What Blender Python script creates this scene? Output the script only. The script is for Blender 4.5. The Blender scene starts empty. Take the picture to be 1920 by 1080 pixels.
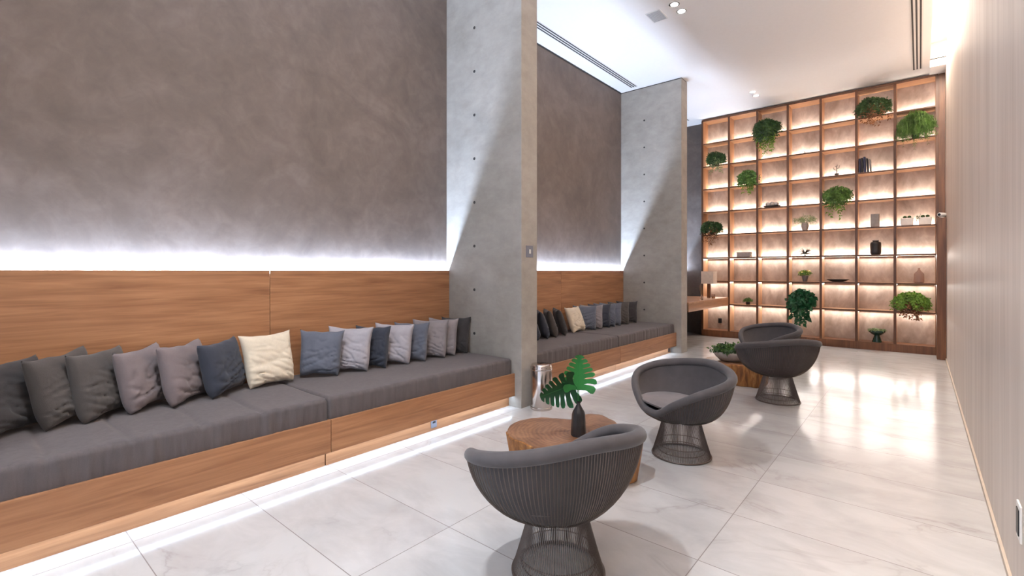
import bpy, bmesh, math, random
from mathutils import Vector, Matrix, noise

PI = math.pi
C = bpy.context.scene.collection

# ------------------------------------------------------------------ camera, world, exposure
cam_d = bpy.data.cameras.new('camera')
cam = bpy.data.objects.new('camera', cam_d)
C.objects.link(cam)
cam.location = (0, 0, 1.6)
cam.rotation_euler = (PI / 2, 0, math.radians(40.37))
cam_d.sensor_width = 36
cam_d.lens = 900 / 1920 * 36
cam_d.shift_y = -32 / 1920
cam_d.clip_start = 0.05
bpy.context.scene.camera = cam

w = bpy.data.worlds.new('world')
bpy.context.scene.world = w
w.use_nodes = True
w.node_tree.nodes['Background'].inputs[0].default_value = (0.72, 0.82, 1, 1)
# added fill through the open back: brighter below the horizon to lift the ceiling
_t = w.node_tree
_tc = _t.nodes.new('ShaderNodeTexCoord')
_sp = _t.nodes.new('ShaderNodeSeparateXYZ')
_mr = _t.nodes.new('ShaderNodeMapRange')
_t.links.new(_tc.outputs['Generated'], _sp.inputs[0])
_t.links.new(_sp.outputs[2], _mr.inputs[0])
_mr.inputs[1].default_value = -0.12
_mr.inputs[2].default_value = 0.05
_mr.inputs[3].default_value = 7.2
_mr.inputs[4].default_value = 1.6
_t.links.new(_mr.outputs[0], _t.nodes['Background'].inputs[1])

vs = bpy.context.scene.view_settings
vs.view_transform = 'Standard'
vs.look = 'None'
vs.gamma = 1
vs.use_curve_mapping = False
vs.exposure = 0.10

COOL = (0.62, 0.76, 1.0)
NEUT = (0.88, 0.93, 1.0)
WARM = (1.0, 0.84, 0.70)


def area(name, loc, sx, sy, power, col, rot=(0, 0, 0), spread=180):
    d = bpy.data.lights.new(name, 'AREA')
    d.shape = 'RECTANGLE'
    d.size = sx
    d.size_y = sy
    d.energy = power
    d.color = col
    d.spread = math.radians(spread)
    o = bpy.data.objects.new(name, d)
    o.location = loc
    o.rotation_euler = rot
    C.objects.link(o)
    return o


# light strips behind the backrest panels (shine up the wall); area lamps face -Z by default
WALL_X = -4.82
for (y0, y1) in ((-0.28, 4.30), (4.64, 9.21), (9.55, 12.46)):
    L = y1 - y0
    area('wall_strip_light', (WALL_X + 0.030, (y0 + y1) / 2, 1.576), 0.005, L, 47.0 * L, COOL, (PI, 0, 0))
# light strips under the bench fronts
for (y0, y1) in ((-0.28, 4.30), (4.64, 9.12)):
    L = y1 - y0
    area('bench_strip_light', (-3.665, (y0 + y1) / 2, 0.128), 0.02, L, 2.1 * L, (0.70, 0.83, 1.0), (0, 0, 0))
# warm cove over the right wall
area('cove_strip_light', (0.16, 4.6, 5.50), 0.05, 13.8, 700.0, WARM, (0, math.radians(-55), 0))
# shelf strips
SH_X0, SH_X1 = -4.115, 0.245
for k in range(2, 8):
    area('shelf_strip_light', ((SH_X0 + SH_X1) / 2, 12.41, 0.79 + 0.5625 * k + 0.022), 4.3, 0.014, 34, (1.0, 0.93, 0.86), (PI - 0.35, 0, 0))
for k in range(3):
    area('shelf_strip_light', ((SH_X0 + SH_X1) / 2, 12.41, 0.79 + 0.5625 * k - 0.022), 4.3, 0.014, 33, (1.0, 0.94, 0.88), (-0.35, 0, 0))


def spot(loc, power, col, ang=95, blend=0.6, r=0.035):
    d = bpy.data.lights.new('downlight_beam', 'SPOT')
    d.energy = power
    d.color = col
    d.spot_size = math.radians(ang)
    d.spot_blend = blend
    d.shadow_soft_size = r
    o = bpy.data.objects.new('downlight_beam', d)
    o.location = loc
    C.objects.link(o)


CEIL = 5.36
DOWN = [(-2.05, 0.80), (-2.05, 1.04), (-2.64, 6.64), (-2.63, 6.88), (-2.68, 10.95), (-2.68, 11.23), (-2.64, -1.2)]
for (x, y) in DOWN:
    spot((x, y, CEIL - 0.03), (280 if y < 3 else 75 if y < 9 else 50), NEUT, r=(0.018 if y < 3 else 0.035))


# ------------------------------------------------------------------ materials
def srgb(r, g, b):
    def f(v):
        v /= 255
        return v / 12.92 if v <= 0.04045 else ((v + 0.055) / 1.055) ** 2.4
    return (f(r), f(g), f(b), 1)


class NT:
    def __init__(self, name):
        self.m = bpy.data.materials.new(name)
        self.m.use_nodes = True
        self.t = self.m.node_tree
        self.b = self.t.nodes['Principled BSDF']

    def n(self, typ, **kw):
        x = self.t.nodes.new(typ)
        for k, v in kw.items():
            if isinstance(k, str) and k.startswith('i_'):
                x.inputs[k[2:].replace('_', ' ')].default_value = v
            else:
                setattr(x, k, v)
        return x

    def l(self, a, b):
        self.t.links.new(a, b)

    def math(self, op, a, b=None, c=None):
        x = self.t.nodes.new('ShaderNodeMath')
        x.operation = op
        for i, v in enumerate((a, b, c)):
            if v is None:
                continue
            if isinstance(v, (int, float)):
                x.inputs[i].default_value = v
            else:
                self.l(v, x.inputs[i])
        return x.outputs[0]

    def ramp(self, src, stops):
        r = self.t.nodes.new('ShaderNodeValToRGB')
        el = r.color_ramp.elements
        while len(el) < len(stops):
            el.new(0.5)
        for e, (p, c) in zip(el, stops):
            e.position = p
            e.color = c
        self.l(src, r.inputs[0])
        return r.outputs[0]

    def coords(self, scale=(1, 1, 1), rot=(0, 0, 0)):
        tc = self.t.nodes.new('ShaderNodeTexCoord')
        mp = self.t.nodes.new('ShaderNodeMapping')
        mp.inputs['Scale'].default_value = scale
        mp.inputs['Rotation'].default_value = rot
        self.l(tc.outputs['Object'], mp.inputs['Vector'])
        return mp.outputs[0]

    def noise(self, vec, scale, detail=4, rough=0.5, dist=0.0):
        x = self.t.nodes.new('ShaderNodeTexNoise')
        x.inputs['Scale'].default_value = scale
        x.inputs['Detail'].default_value = detail
        x.inputs['Roughness'].default_value = rough
        x.inputs['Distortion'].default_value = dist
        self.l(vec, x.inputs['Vector'])
        return x.outputs['Fac']

    def bump(self, h, strength, dist=0.01):
        x = self.t.nodes.new('ShaderNodeBump')
        x.inputs['Strength'].default_value = strength
        x.inputs['Distance'].default_value = dist
        self.l(h, x.inputs['Height'])
        self.l(x.outputs[0], self.b.inputs['Normal'])

    def set(self, rough=0.5, metal=0.0, spec=None):
        self.b.inputs['Roughness'].default_value = rough
        self.b.inputs['Metallic'].default_value = metal
        if spec is not None:
            self.b.inputs['Specular IOR Level'].default_value = spec


def simple(name, col, rough=0.5, metal=0.0, var=0.12, scale=20, bump=0.0, spec=None, mscale=(1, 1, 1), sheen=0):
    m = NT(name)
    v = m.coords(mscale)
    f = m.noise(v, scale, 4)
    c = srgb(*col)
    a = tuple(x * (1 - var) for x in c[:3]) + (1,)
    b = tuple(min(1, x * (1 + var)) for x in c[:3]) + (1,)
    m.l(m.ramp(f, [(0.3, a), (0.7, b)]), m.b.inputs['Base Color'])
    m.set(rough, metal, spec)
    if bump:
        m.bump(f, bump, 0.005)
    if sheen:
        m.b.inputs['Sheen Weight'].default_value = sheen
        m.b.inputs['Sheen Roughness'].default_value = 0.4
    return m.m


def wood(name, cols, grain='Y', rough=0.42, fine=26):
    m = NT(name)
    sc = {'Y': (1, 0.045, 1), 'X': (0.045, 1, 1), 'Z': (1, 1, 0.045)}[grain]
    v = m.coords(sc)
    f1 = m.noise(v, fine, 6, 0.6, 0.8)
    v2 = m.coords({'Y': (1, 0.12, 1), 'X': (0.12, 1, 1), 'Z': (1, 1, 0.12)}[grain])
    f2 = m.noise(v2, 5, 3, 0.5, 1.5)
    f = m.math('ADD', m.math('MULTIPLY', f1, 0.6), m.math('MULTIPLY', f2, 0.4))
    m.l(m.ramp(f, [(0.34, srgb(*cols[0])), (0.5, srgb(*cols[1])), (0.66, srgb(*cols[2]))]), m.b.inputs['Base Color'])
    m.set(rough)
    m.bump(f1, 0.06, 0.003)
    return m.m


M = {}
M['oak'] = wood('oak_veneer', ((126, 86, 58), (152, 108, 75), (172, 128, 92)))
M['shelf_oak'] = wood('shelf_oak', ((140, 98, 68), (166, 122, 88), (184, 142, 108)), 'X')
M['shelf_oak_v'] = wood('shelf_oak_vertical', ((140, 98, 68), (166, 122, 88), (184, 142, 108)), 'Z')
M['edge'] = wood('shaded_shelf_edge', ((72, 42, 24), (88, 54, 32), (100, 64, 40)), 'Z')  # unlit look of the shelf fronts, put into the colour
M['walnut'] = wood('brown_oak', ((80, 48, 28), (104, 65, 40), (124, 82, 52)), 'Z')


def plaster(name, c0, c1, c2, sc=(1, 1, 1), scale=1.3, rough=0.6, bump=0.15, dist=0.8, fine=7):
    m = NT(name)
    v = m.coords(sc)
    f = m.noise(v, scale, 7, 0.62, dist)
    g = m.noise(v, fine, 5, 0.6, 0.6)
    h = m.math('ADD', m.math('MULTIPLY', f, 0.62), m.math('MULTIPLY', g, 0.38))
    m.l(m.ramp(h, [(0.35, srgb(*c0)), (0.5, srgb(*c1)), (0.66, srgb(*c2))]), m.b.inputs['Base Color'])
    r = m.math('MULTIPLY_ADD', g, 0.3, rough - 0.15)
    m.l(r, m.b.inputs['Roughness'])
    m.bump(h, bump, 0.02)
    return m.m


M['plaster'] = plaster('burnished_plaster', (90, 82, 78), (104, 95, 90), (119, 110, 105))
M['plaster_r'] = plaster('streaked_plaster', (190, 176, 164), (208, 195, 184), (220, 209, 198), (3, 3, 0.18), 1.6, 0.50, 0.05, 0.2, 5)
M['shelf_back'] = plaster('shelf_back_plaster', (138, 120, 108), (166, 147, 134), (192, 173, 159), (1, 1, 0.6), 3.0, 0.6, 0.05)


def concrete():
    m = NT('cast_concrete')
    v = m.coords()
    f = m.noise(v, 1.6, 6, 0.6, 0.3)
    g = m.noise(m.coords((1, 1, 1.6)), 5, 5, 0.65, 0.2)
    h = m.math('ADD', m.math('MULTIPLY', f, 0.5), m.math('MULTIPLY', g, 0.5))
    col = m.ramp(h, [(0.33, srgb(136, 132, 126)), (0.5, srgb(150, 146, 140)), (0.67, srgb(162, 158, 152))])
    m.l(col, m.b.inputs['Base Color'])
    m.set(0.7)
    m.bump(h, 0.12, 0.015)
    return m.m


M['concrete'] = concrete()


def marble():
    m = NT('polished_marble_tiles')
    tc = m.n('ShaderNodeTexCoord')
    sep = m.n('ShaderNodeSeparateXYZ')
    m.l(tc.outputs['Object'], sep.inputs[0])
    TX, TY, X0, Y0 = 1.305, 0.66, -0.937, 0.71
    ux = m.math('DIVIDE', m.math('SUBTRACT', sep.outputs[0], X0), TX)
    uy = m.math('DIVIDE', m.math('SUBTRACT', sep.outputs[1], Y0), TY)
    ix, iy = m.math('FLOOR', ux), m.math('FLOOR', uy)
    fx, fy = m.math('FRACT', ux), m.math('FRACT', uy)
    dx = m.math('MULTIPLY', m.math('MINIMUM', fx, m.math('SUBTRACT', 1, fx)), TX)
    dy = m.math('MULTIPLY', m.math('MINIMUM', fy, m.math('SUBTRACT', 1, fy)), TY)
    d = m.math('MINIMUM', dx, dy)
    joint = m.math('LESS_THAN', d, 0.0026)
    cmb = m.n('ShaderNodeCombineXYZ')
    m.l(m.math('MULTIPLY_ADD', ix, 7.3, sep.outputs[0]), cmb.inputs[0])
    m.l(m.math('MULTIPLY_ADD', iy, 3.7, m.math('MULTIPLY', sep.outputs[1], 1.6)), cmb.inputs[1])
    m.l(m.math('MULTIPLY_ADD', ix, 5.1, m.math('MULTIPLY', iy, 2.9)), cmb.inputs[2])
    n1 = m.noise(cmb.outputs[0], 0.95, 6, 0.55, 0.9)
    ridge = m.math('ABSOLUTE', m.math('SUBTRACT', n1, 0.5))
    n2 = m.noise(cmb.outputs[0], 1.3, 2, 0.5, 0.0)
    mask = m.math('SMOOTH_MIN', m.math('MAXIMUM', m.math('MULTIPLY', m.math('SUBTRACT', n2, 0.5), 6), 0), 1.0, 0.1)
    vein = m.ramp(ridge, [(0.0, (0.75, 0.75, 0.75, 1)), (0.012, (0.25, 0.25, 0.25, 1)), (0.05, (0, 0, 0, 1))])
    vs_ = m.math('MULTIPLY', m.math('MULTIPLY', vein, mask), 0.55)
    cloud = m.noise(cmb.outputs[0], 2.0, 5, 0.6, 0.5)
    base = m.ramp(cloud, [(0.3, srgb(176, 173, 171)), (0.6, srgb(192, 190, 188))])
    mx = m.n('ShaderNodeMix', data_type='RGBA')
    m.l(vs_, mx.inputs[0])
    m.l(base, mx.inputs[6])
    mx.inputs[7].default_value = srgb(140, 130, 126)
    mj = m.n('ShaderNodeMix', data_type='RGBA')
    m.l(joint, mj.inputs[0])
    m.l(mx.outputs[2], mj.inputs[6])
    mj.inputs[7].default_value = srgb(122, 114, 110)
    m.l(mj.outputs[2], m.b.inputs['Base Color'])
    m.l(m.math('MULTIPLY_ADD', joint, 0.4, 0.16), m.b.inputs['Roughness'])
    return m.m


M['marble'] = marble()
M['ceiling'] = simple('white_ceiling_paint', (243, 241, 239), 0.8, var=0.01)
M['white'] = simple('white_plastic', (225, 222, 218), 0.4, var=0.02)
M['grey_plastic'] = simple('grey_plastic', (112, 116, 128), 0.4, var=0.03)
M['black'] = simple('black_plastic', (22, 22, 24), 0.4, var=0.1)
M['grille'] = simple('pale_grey_grille', (176, 176, 180), 0.5, var=0.03)
M['beige'] = simple('beige_skirting', (188, 174, 158), 0.5, var=0.03)
M['gap'] = simple('shadow_gap_dark', (48, 46, 46), 0.7, var=0.1)
M['steel'] = simple('polished_steel', (200, 190, 184), 0.16, 1.0, var=0.03)
M['bronze'] = simple('bronze_wire', (96, 85, 79), 0.38, 0.55, var=0.05)
M['chair_fabric'] = simple('charcoal_velvet', (74, 70, 71), 0.85, var=0.1, scale=14, sheen=0.2, bump=0.1)
M['seat_fabric'] = simple('warm_grey_velvet', (104, 96, 96), 0.85, var=0.1, scale=12, sheen=0.35, bump=0.1)
M['matt'] = None


def fabric(name, col, weave=260, streak=False):
    m = NT(name)
    v = m.coords((1, 1, 1))
    f = m.noise(v, weave, 2)
    g = m.noise(m.coords((7, 7, 0.7)) if streak else v, 3.5, 4, 0.6, 0.4)
    h = m.math('ADD', m.math('MULTIPLY', f, 0.35), m.math('MULTIPLY', g, 0.65))
    c = srgb(*col)
    m.l(m.ramp(h, [(0.32, tuple(x * 0.84 for x in c[:3]) + (1,)), (0.68, tuple(min(1, x * 1.16) for x in c[:3]) + (1,))]),
        m.b.inputs['Base Color'])
    m.set(0.95, 0, 0.2)
    m.b.inputs['Sheen Weight'].default_value = 0.15
    m.bump(h, 0.35, 0.006)
    return m.m


M['matt'] = fabric('mattress_linen', (84, 79, 80), 240, True)
FAB = {
    'char': fabric('charcoal_cotton', (58, 56, 57)),
    'coal': fabric('warm_charcoal_cotton', (74, 70, 68)),
    'warm': fabric('warm_grey_cotton', (112, 103, 104)),
    'navy': fabric('navy_charcoal_cotton', (53, 57, 67)),
    'cream': fabric('cream_linen', (208, 195, 174)),
    'slate': fabric('slate_blue_cotton', (90, 95, 107)),
    'light': fabric('pale_grey_cotton', (158, 155, 161)),
    'dove': fabric('dove_grey_cotton', (130, 125, 128)),
}


# ------------------------------------------------------------------ mesh helpers
class MB:
    def __init__(self):
        self.v = []
        self.f = []

    def add(self, vs, fs):
        o = len(self.v)
        self.v += [tuple(p) for p in vs]
        self.f += [tuple(i + o for i in f) for f in fs]
        return self

    def box(self, x0, x1, y0, y1, z0, z1, rot=None):
        p = [Vector(q) for q in ((x0, y0, z0), (x1, y0, z0), (x1, y1, z0), (x0, y1, z0),
                                 (x0, y0, z1), (x1, y0, z1), (x1, y1, z1), (x0, y1, z1))]
        if rot:
            p = [rot @ q for q in p]
        return self.add(p, [(3, 2, 1, 0), (4, 5, 6, 7), (0, 1, 5, 4), (1, 2, 6, 5), (2, 3, 7, 6), (3, 0, 4, 7)])

    def lathe(self, prof, n=32, cx=0, cy=0, cz=0, cap=True, mod=None):
        vs, fs = [], []
        for (r, z) in prof:
            for k in range(n):
                a = 2 * PI * k / n
                rr = r * (mod(a, z) if mod else 1)
                vs.append((cx + rr * math.cos(a), cy + rr * math.sin(a), cz + z))
        for i in range(len(prof) - 1):
            for k in range(n):
                k2 = (k + 1) % n
                fs.append((i * n + k, i * n + k2, (i + 1) * n + k2, (i + 1) * n + k))
        if cap:
            fs.append(tuple(reversed(range(n))))
            fs.append(tuple((len(prof) - 1) * n + k for k in range(n)))
        return self.add(vs, fs)

    def tube(self, pts, r, n=6, closed=False):
        pts = [Vector(p) for p in pts]
        N = len(pts)
        vs, fs = [], []
        up = None
        for i, p in enumerate(pts):
            a = pts[(i - 1) % N] if (closed or i > 0) else p
            b = pts[(i + 1) % N] if (closed or i < N - 1) else p
            t = (b - a).normalized()
            if up is None:
                up = Vector((0, 0, 1)) if abs(t.z) < 0.9 else Vector((1, 0, 0))
            s = t.cross(up).normalized()
            u = s.cross(t).normalized()
            up = u
            rr = r[i] if isinstance(r, (list, tuple)) else r
            for k in range(n):
                q = 2 * PI * k / n
                vs.append(p + s * (math.cos(q) * rr) + u * (math.sin(q) * rr))
        for i in range(N if closed else N - 1):
            j = (i + 1) % N
            for k in range(n):
                k2 = (k + 1) % n
                fs.append((i * n + k, i * n + k2, j * n + k2, j * n + k))
        if not closed:
            fs.append(tuple(reversed(range(n))))
            fs.append(tuple((N - 1) * n + k for k in range(n)))
        return self.add(vs, fs)

    def grid(self, rows, closed_u=False, closed_v=False):
        nr, nc = len(rows), len(rows[0])
        vs = [p for r in rows for p in r]
        fs = []
        for i in range(nr if closed_v else nr - 1):
            for k in range(nc if closed_u else nc - 1):
                i2, k2 = (i + 1) % nr, (k + 1) % nc
                fs.append((i * nc + k, i * nc + k2, i2 * nc + k2, i2 * nc + k))
        return self.add(vs, fs)

    def build(self, name, mat, parent=None, smooth=False, bevel=0, loc=None, rotz=0, fix=True):
        me = bpy.data.meshes.new(name)
        me.from_pydata(self.v, [], self.f)
        if fix or bevel:
            bm = bmesh.new()
            bm.from_mesh(me)
            if fix:
                bmesh.ops.recalc_face_normals(bm, faces=bm.faces)
            if bevel:
                bmesh.ops.bevel(bm, geom=[e for e in bm.edges if e.is_manifold and e.calc_face_angle(0) > 0.5],
                                offset=bevel, segments=2, affect='EDGES', profile=0.5)
            bm.to_mesh(me)
            bm.free()
        if smooth:
            me.polygons.foreach_set('use_smooth', [True] * len(me.polygons))
            try:
                me.set_sharp_from_angle(angle=math.radians(smooth if smooth > 1 else 50))
            except Exception:
                pass
        me.materials.append(mat)
        o = bpy.data.objects.new(name, me)
        C.objects.link(o)
        if parent:
            o.parent = parent
        if loc:
            o.location = loc
        if rotz:
            o.rotation_euler = (0, 0, rotz)
        return o


def tag(o, label, cat, group=None, kind=None):
    o['label'] = label
    o['category'] = cat
    if group:
        o['group'] = group
    if kind:
        o['kind'] = kind
    return o


def thing(name, label, cat, loc=(0, 0, 0), rotz=0, group=None):
    o = bpy.data.objects.new(name, None)
    o.empty_display_size = 0.1
    C.objects.link(o)
    o.location = loc
    o.rotation_euler = (0, 0, rotz)
    return tag(o, label, cat, group)


def dup(root, loc, rotz, label):
    r = root.copy()
    C.objects.link(r)
    r.location = loc
    r.rotation_euler = (0, 0, rotz)
    r['label'] = label
    for ch in list(root.children):
        c = ch.copy()
        C.objects.link(c)
        c.parent = r
        for g in list(ch.children):
            d = g.copy()
            C.objects.link(d)
            d.parent = c
    return r


def struct(o):
    o['kind'] = 'structure'
    return o


def bx(x0, x1, y0, y1, z0, z1):
    return MB().box(x0, x1, y0, y1, z0, z1)


# ------------------------------------------------------------------ room shell
YB, YE = -2.6, 12.5
RX = 0.36
struct(bx(WALL_X - 0.1, RX + 0.1, YB - 0.1, YE + 0.1, -0.1, 0).build('floor', M['marble']))
ce = MB()
ce.box(WALL_X - 0.1, 0.136, YB - 0.1, YE + 0.1, CEIL, CEIL + 0.12)
ce.box(0.136, RX + 0.1, 11.66, YE + 0.1, CEIL - 0.03, CEIL + 0.12)
ce.box(0.09, 0.136, YB, 11.66, CEIL + 0.12, CEIL + 0.4)
ce.box(0.09, RX + 0.1, YB, 11.7, CEIL + 0.4, CEIL + 0.45)
ce.box(0.136, RX, 11.66, 11.7, CEIL + 0.1, CEIL + 0.4)
struct(ce.build('ceiling', M['ceiling']))
struct(bx(WALL_X - 0.1, WALL_X, YB, YE, 0, CEIL).build('wall_left', M['plaster']))
struct(bx(RX, RX + 0.1, YB, YE, 0, CEIL + 0.45).build('wall_right', M['plaster_r']))
struct(bx(WALL_X, RX, YE, YE + 0.1, 0, CEIL).build('wall_end', M['plaster']))
wb = MB()
wb.box(WALL_X, RX, YB - 0.1, YB, CEIL - 0.35, CEIL)
wb.box(WALL_X, RX, YB - 0.1, YB, 0, 0.12)
struct(wb.build('wall_back', M['ceiling']))
wf = MB()
for k in range(5):
    x = WALL_X + 0.03 + (RX - WALL_X - 0.06) * k / 4
    wf.box(x - 0.03, x + 0.03, YB - 0.08, YB - 0.02, 0.12, CEIL - 0.35)
wf.box(WALL_X, RX, YB - 0.08, YB - 0.02, 2.7, 2.76)
struct(wf.build('added_fill_frame_1', M['gap']))  # added frame in an invented rear opening that lets fill light in
struct(bx(RX - 0.014, RX, YB, 11.56, 0, 0.035).build('baseboard_right', M['beige']))

COLS = [(-0.60, -0.30), (4.32, 4.62), (9.23, 9.53)]
COLX = -3.53
for k, (y0, y1) in enumerate(COLS):
    col = struct(bx(WALL_X, COLX, y0, y1, 0, CEIL - 0.018).build('wall_divider', M['concrete'], bevel=0.004))
    if k:
        for j in range(9):
            z = 0.81 + 0.5525 * j
            if z > 5.2:
                continue
            MB().lathe([(0.018, 0), (0.018, 0.004), (0.014, 0.0045)], 12).build('tie_hole', M['gap'], col, loc=(-4.297, y0, z)).rotation_euler = (PI / 2, 0, 0)
# dark shadow gaps where walls meet the ceiling
n = 0
for (y0, y1) in ((-0.3, 4.32), (4.62, 9.23), (9.53, 12.5)):
    struct(bx(WALL_X, WALL_X + 0.014, y0, y1, CEIL - 0.022, CEIL).build('trim_%d' % (n + 1), M['gap']))
    n += 1
for (y0, y1) in COLS:
    struct(bx(WALL_X, COLX - 0.006, y0 + 0.006, y1 - 0.006, CEIL - 0.018, CEIL).build('trim_%d' % (n + 1), M['gap']))
    n += 1

# ------------------------------------------------------------------ benches
seg = [(-0.30, 2.01), (2.01, 4.32), (4.62, 6.93), (6.93, 9.23)]
names = ['nearest oak bench base on the left, cut off by the picture edge',
         'oak bench base with a socket in its plinth, ending at the first concrete divider',
         'oak bench base just past the first concrete divider, behind the steel bin',
         'oak bench base ending at the second concrete divider']
pnames = ['oak backrest panel at far left, behind the nearest cushions',
          'oak backrest panel right of the first joint, ending at the first concrete divider',
          'short-looking oak backrest panel just past the first concrete divider',
          'oak backrest panel ending at the second concrete divider']
for i, (y0, y1) in enumerate(seg):
    g = 0.0025
    b = thing('bench_base', names[i], 'bench', (-4.2, (y0 + y1) / 2, 0), 0, 'built-in oak bench bases')
    ym = (y0 + y1) / 2
    h0, h1 = y0 - ym + g, y1 - ym - g
    bx(-3.627 + 4.2 - 0.022, -3.627 + 4.2, h0, h1, 0.133, 0.396).build('front_panel', M['oak'], b, bevel=0.0015)
    bx(-3.72 + 4.2 - 0.02, -3.72 + 4.2, h0 + (0.003 if i % 2 else 0), h1 - (0.07 if i == 3 else 0.003 if i == 0 else 0), 0.0, 0.36).build('plinth', M['oak'], b)
    bx(-4.755 + 4.2, -3.649 + 4.2, h0, h1, 0.36, 0.388).build('seat_board', M['oak'], b)
    if i == 1 or i == 3:
        px_y = {1: 3.16, 3: 9.08}[i]
        p = bx(-3.72 + 4.2, -3.712 + 4.2, px_y - ym - 0.036, px_y - ym + 0.036, 0.028, 0.122).build('power_socket', M['grey_plastic'] if i == 1 else M['black'], b, bevel=0.002)
        bx(-3.712 + 4.2, -3.7095 + 4.2, px_y - ym - 0.018, px_y - ym + 0.018, 0.075, 0.093).build('socket_hole', M['black'], p)
    # backrest panel
    o = bx(-0.012, 0.0, h0, h1, 0, 1.218).build('backrest_panel', M['oak'], bevel=0.001, loc=(-4.765, ym, 0.387))
    tag(o, pnames[i], 'wall panel', 'oak backrest panels')
o = bx(-0.012, 0.0, 0, 12.13 - 9.53, 0, 1.0).build('backrest_panel', M['walnut'], loc=(-4.765, 9.53, 0.60))
tag(o, 'dark brown panel on the wall over the desk beyond the second divider', 'wall panel')


# mattresses
def mattress(y0, y1, label, seams, seed, wr=1.0):
    x0, x1, z0, z1 = -4.755, -3.668, 0.389, 0.566
    ym = (y0 + y1) / 2
    g = 0.004
    r = 0.035
    prof = []
    nx, nz = 26, 7
    for k in range(nz):
        prof.append((x1, z0 + (z1 - z0 - r) * k / nz))
    for k in range(6):
        a = k / 6 * PI / 2
        prof.append((x1 - r + r * math.cos(a), z1 - r + r * math.sin(a)))
    for k in range(nx + 1):
        prof.append((x1 - r - (x1 - x0 - 2 * r) * k / nx, z1))
    for k in range(1, 6):
        a = PI / 2 + k / 5 * PI / 2
        prof.append((x0 + r + r * math.cos(a), z1 - r + r * math.sin(a)))
    prof.append((x0, z0))
    rows = []
    L = y1 - y0 - 2 * g
    ny = 170
    for j in range(ny + 1):
        t = j / ny
        y = y0 + g + L * t
        e = min(t, 1 - t) * L
        er = 0.02 * (1 - math.sqrt(max(0, 1 - (1 - min(e / 0.025, 1)) ** 2)))
        row = []
        for (x, z) in prof:
            dz = 0
            for s in seams:
                dz -= 0.016 * math.exp(-((y - s - 0.03 * noise.noise(Vector((x * 2, s * 5, seed)))) / 0.02) ** 2)
            nn = noise.noise(Vector((x * 2.2, y * 2.2, seed)))
            dz += 0.006 * nn
            fx = 0.0
            if x > x1 - 0.05:
                fx = (0.006 * noise.noise(Vector((y * 14, z * 2, seed))) + 0.003 * noise.noise(Vector((y * 33, z * 3, seed + 4)))) * wr
            top = max(0, (z - z0) / (z1 - z0))
            row.append((x - fx * 1.4 - (er if x > x1 - 0.05 else 0), y - ym, z + dz * top - er * top))
        rows.append(row)
    m = MB().grid(rows)
    nc = len(prof)
    m.f.append(tuple(range(nc)))
    m.f.append(tuple(reversed([ny * nc + k for k in range(nc)])))
    o = m.build('seat_mattress', M['matt'], smooth=60, loc=(0, ym, 0))
    tag(o, label, 'mattress', 'charcoal seat mattresses on the benches')


mattress(-0.29, 2.01, 'tufted charcoal seat mattress nearest the camera, with creased front edge', [-0.05, 0.35, 0.74, 1.12, 1.5], 1, 2.2)
mattress(2.01, 4.318, 'smooth charcoal seat mattress ending at the first concrete divider', [], 2, 1.0)
mattress(4.622, 6.93, 'charcoal seat mattress beyond the first divider, behind the steel bin', [], 3, 1.1)
mattress(6.93, 9.228, 'farthest charcoal seat mattress, ending at the second concrete divider', [], 4, 1.0)


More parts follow.
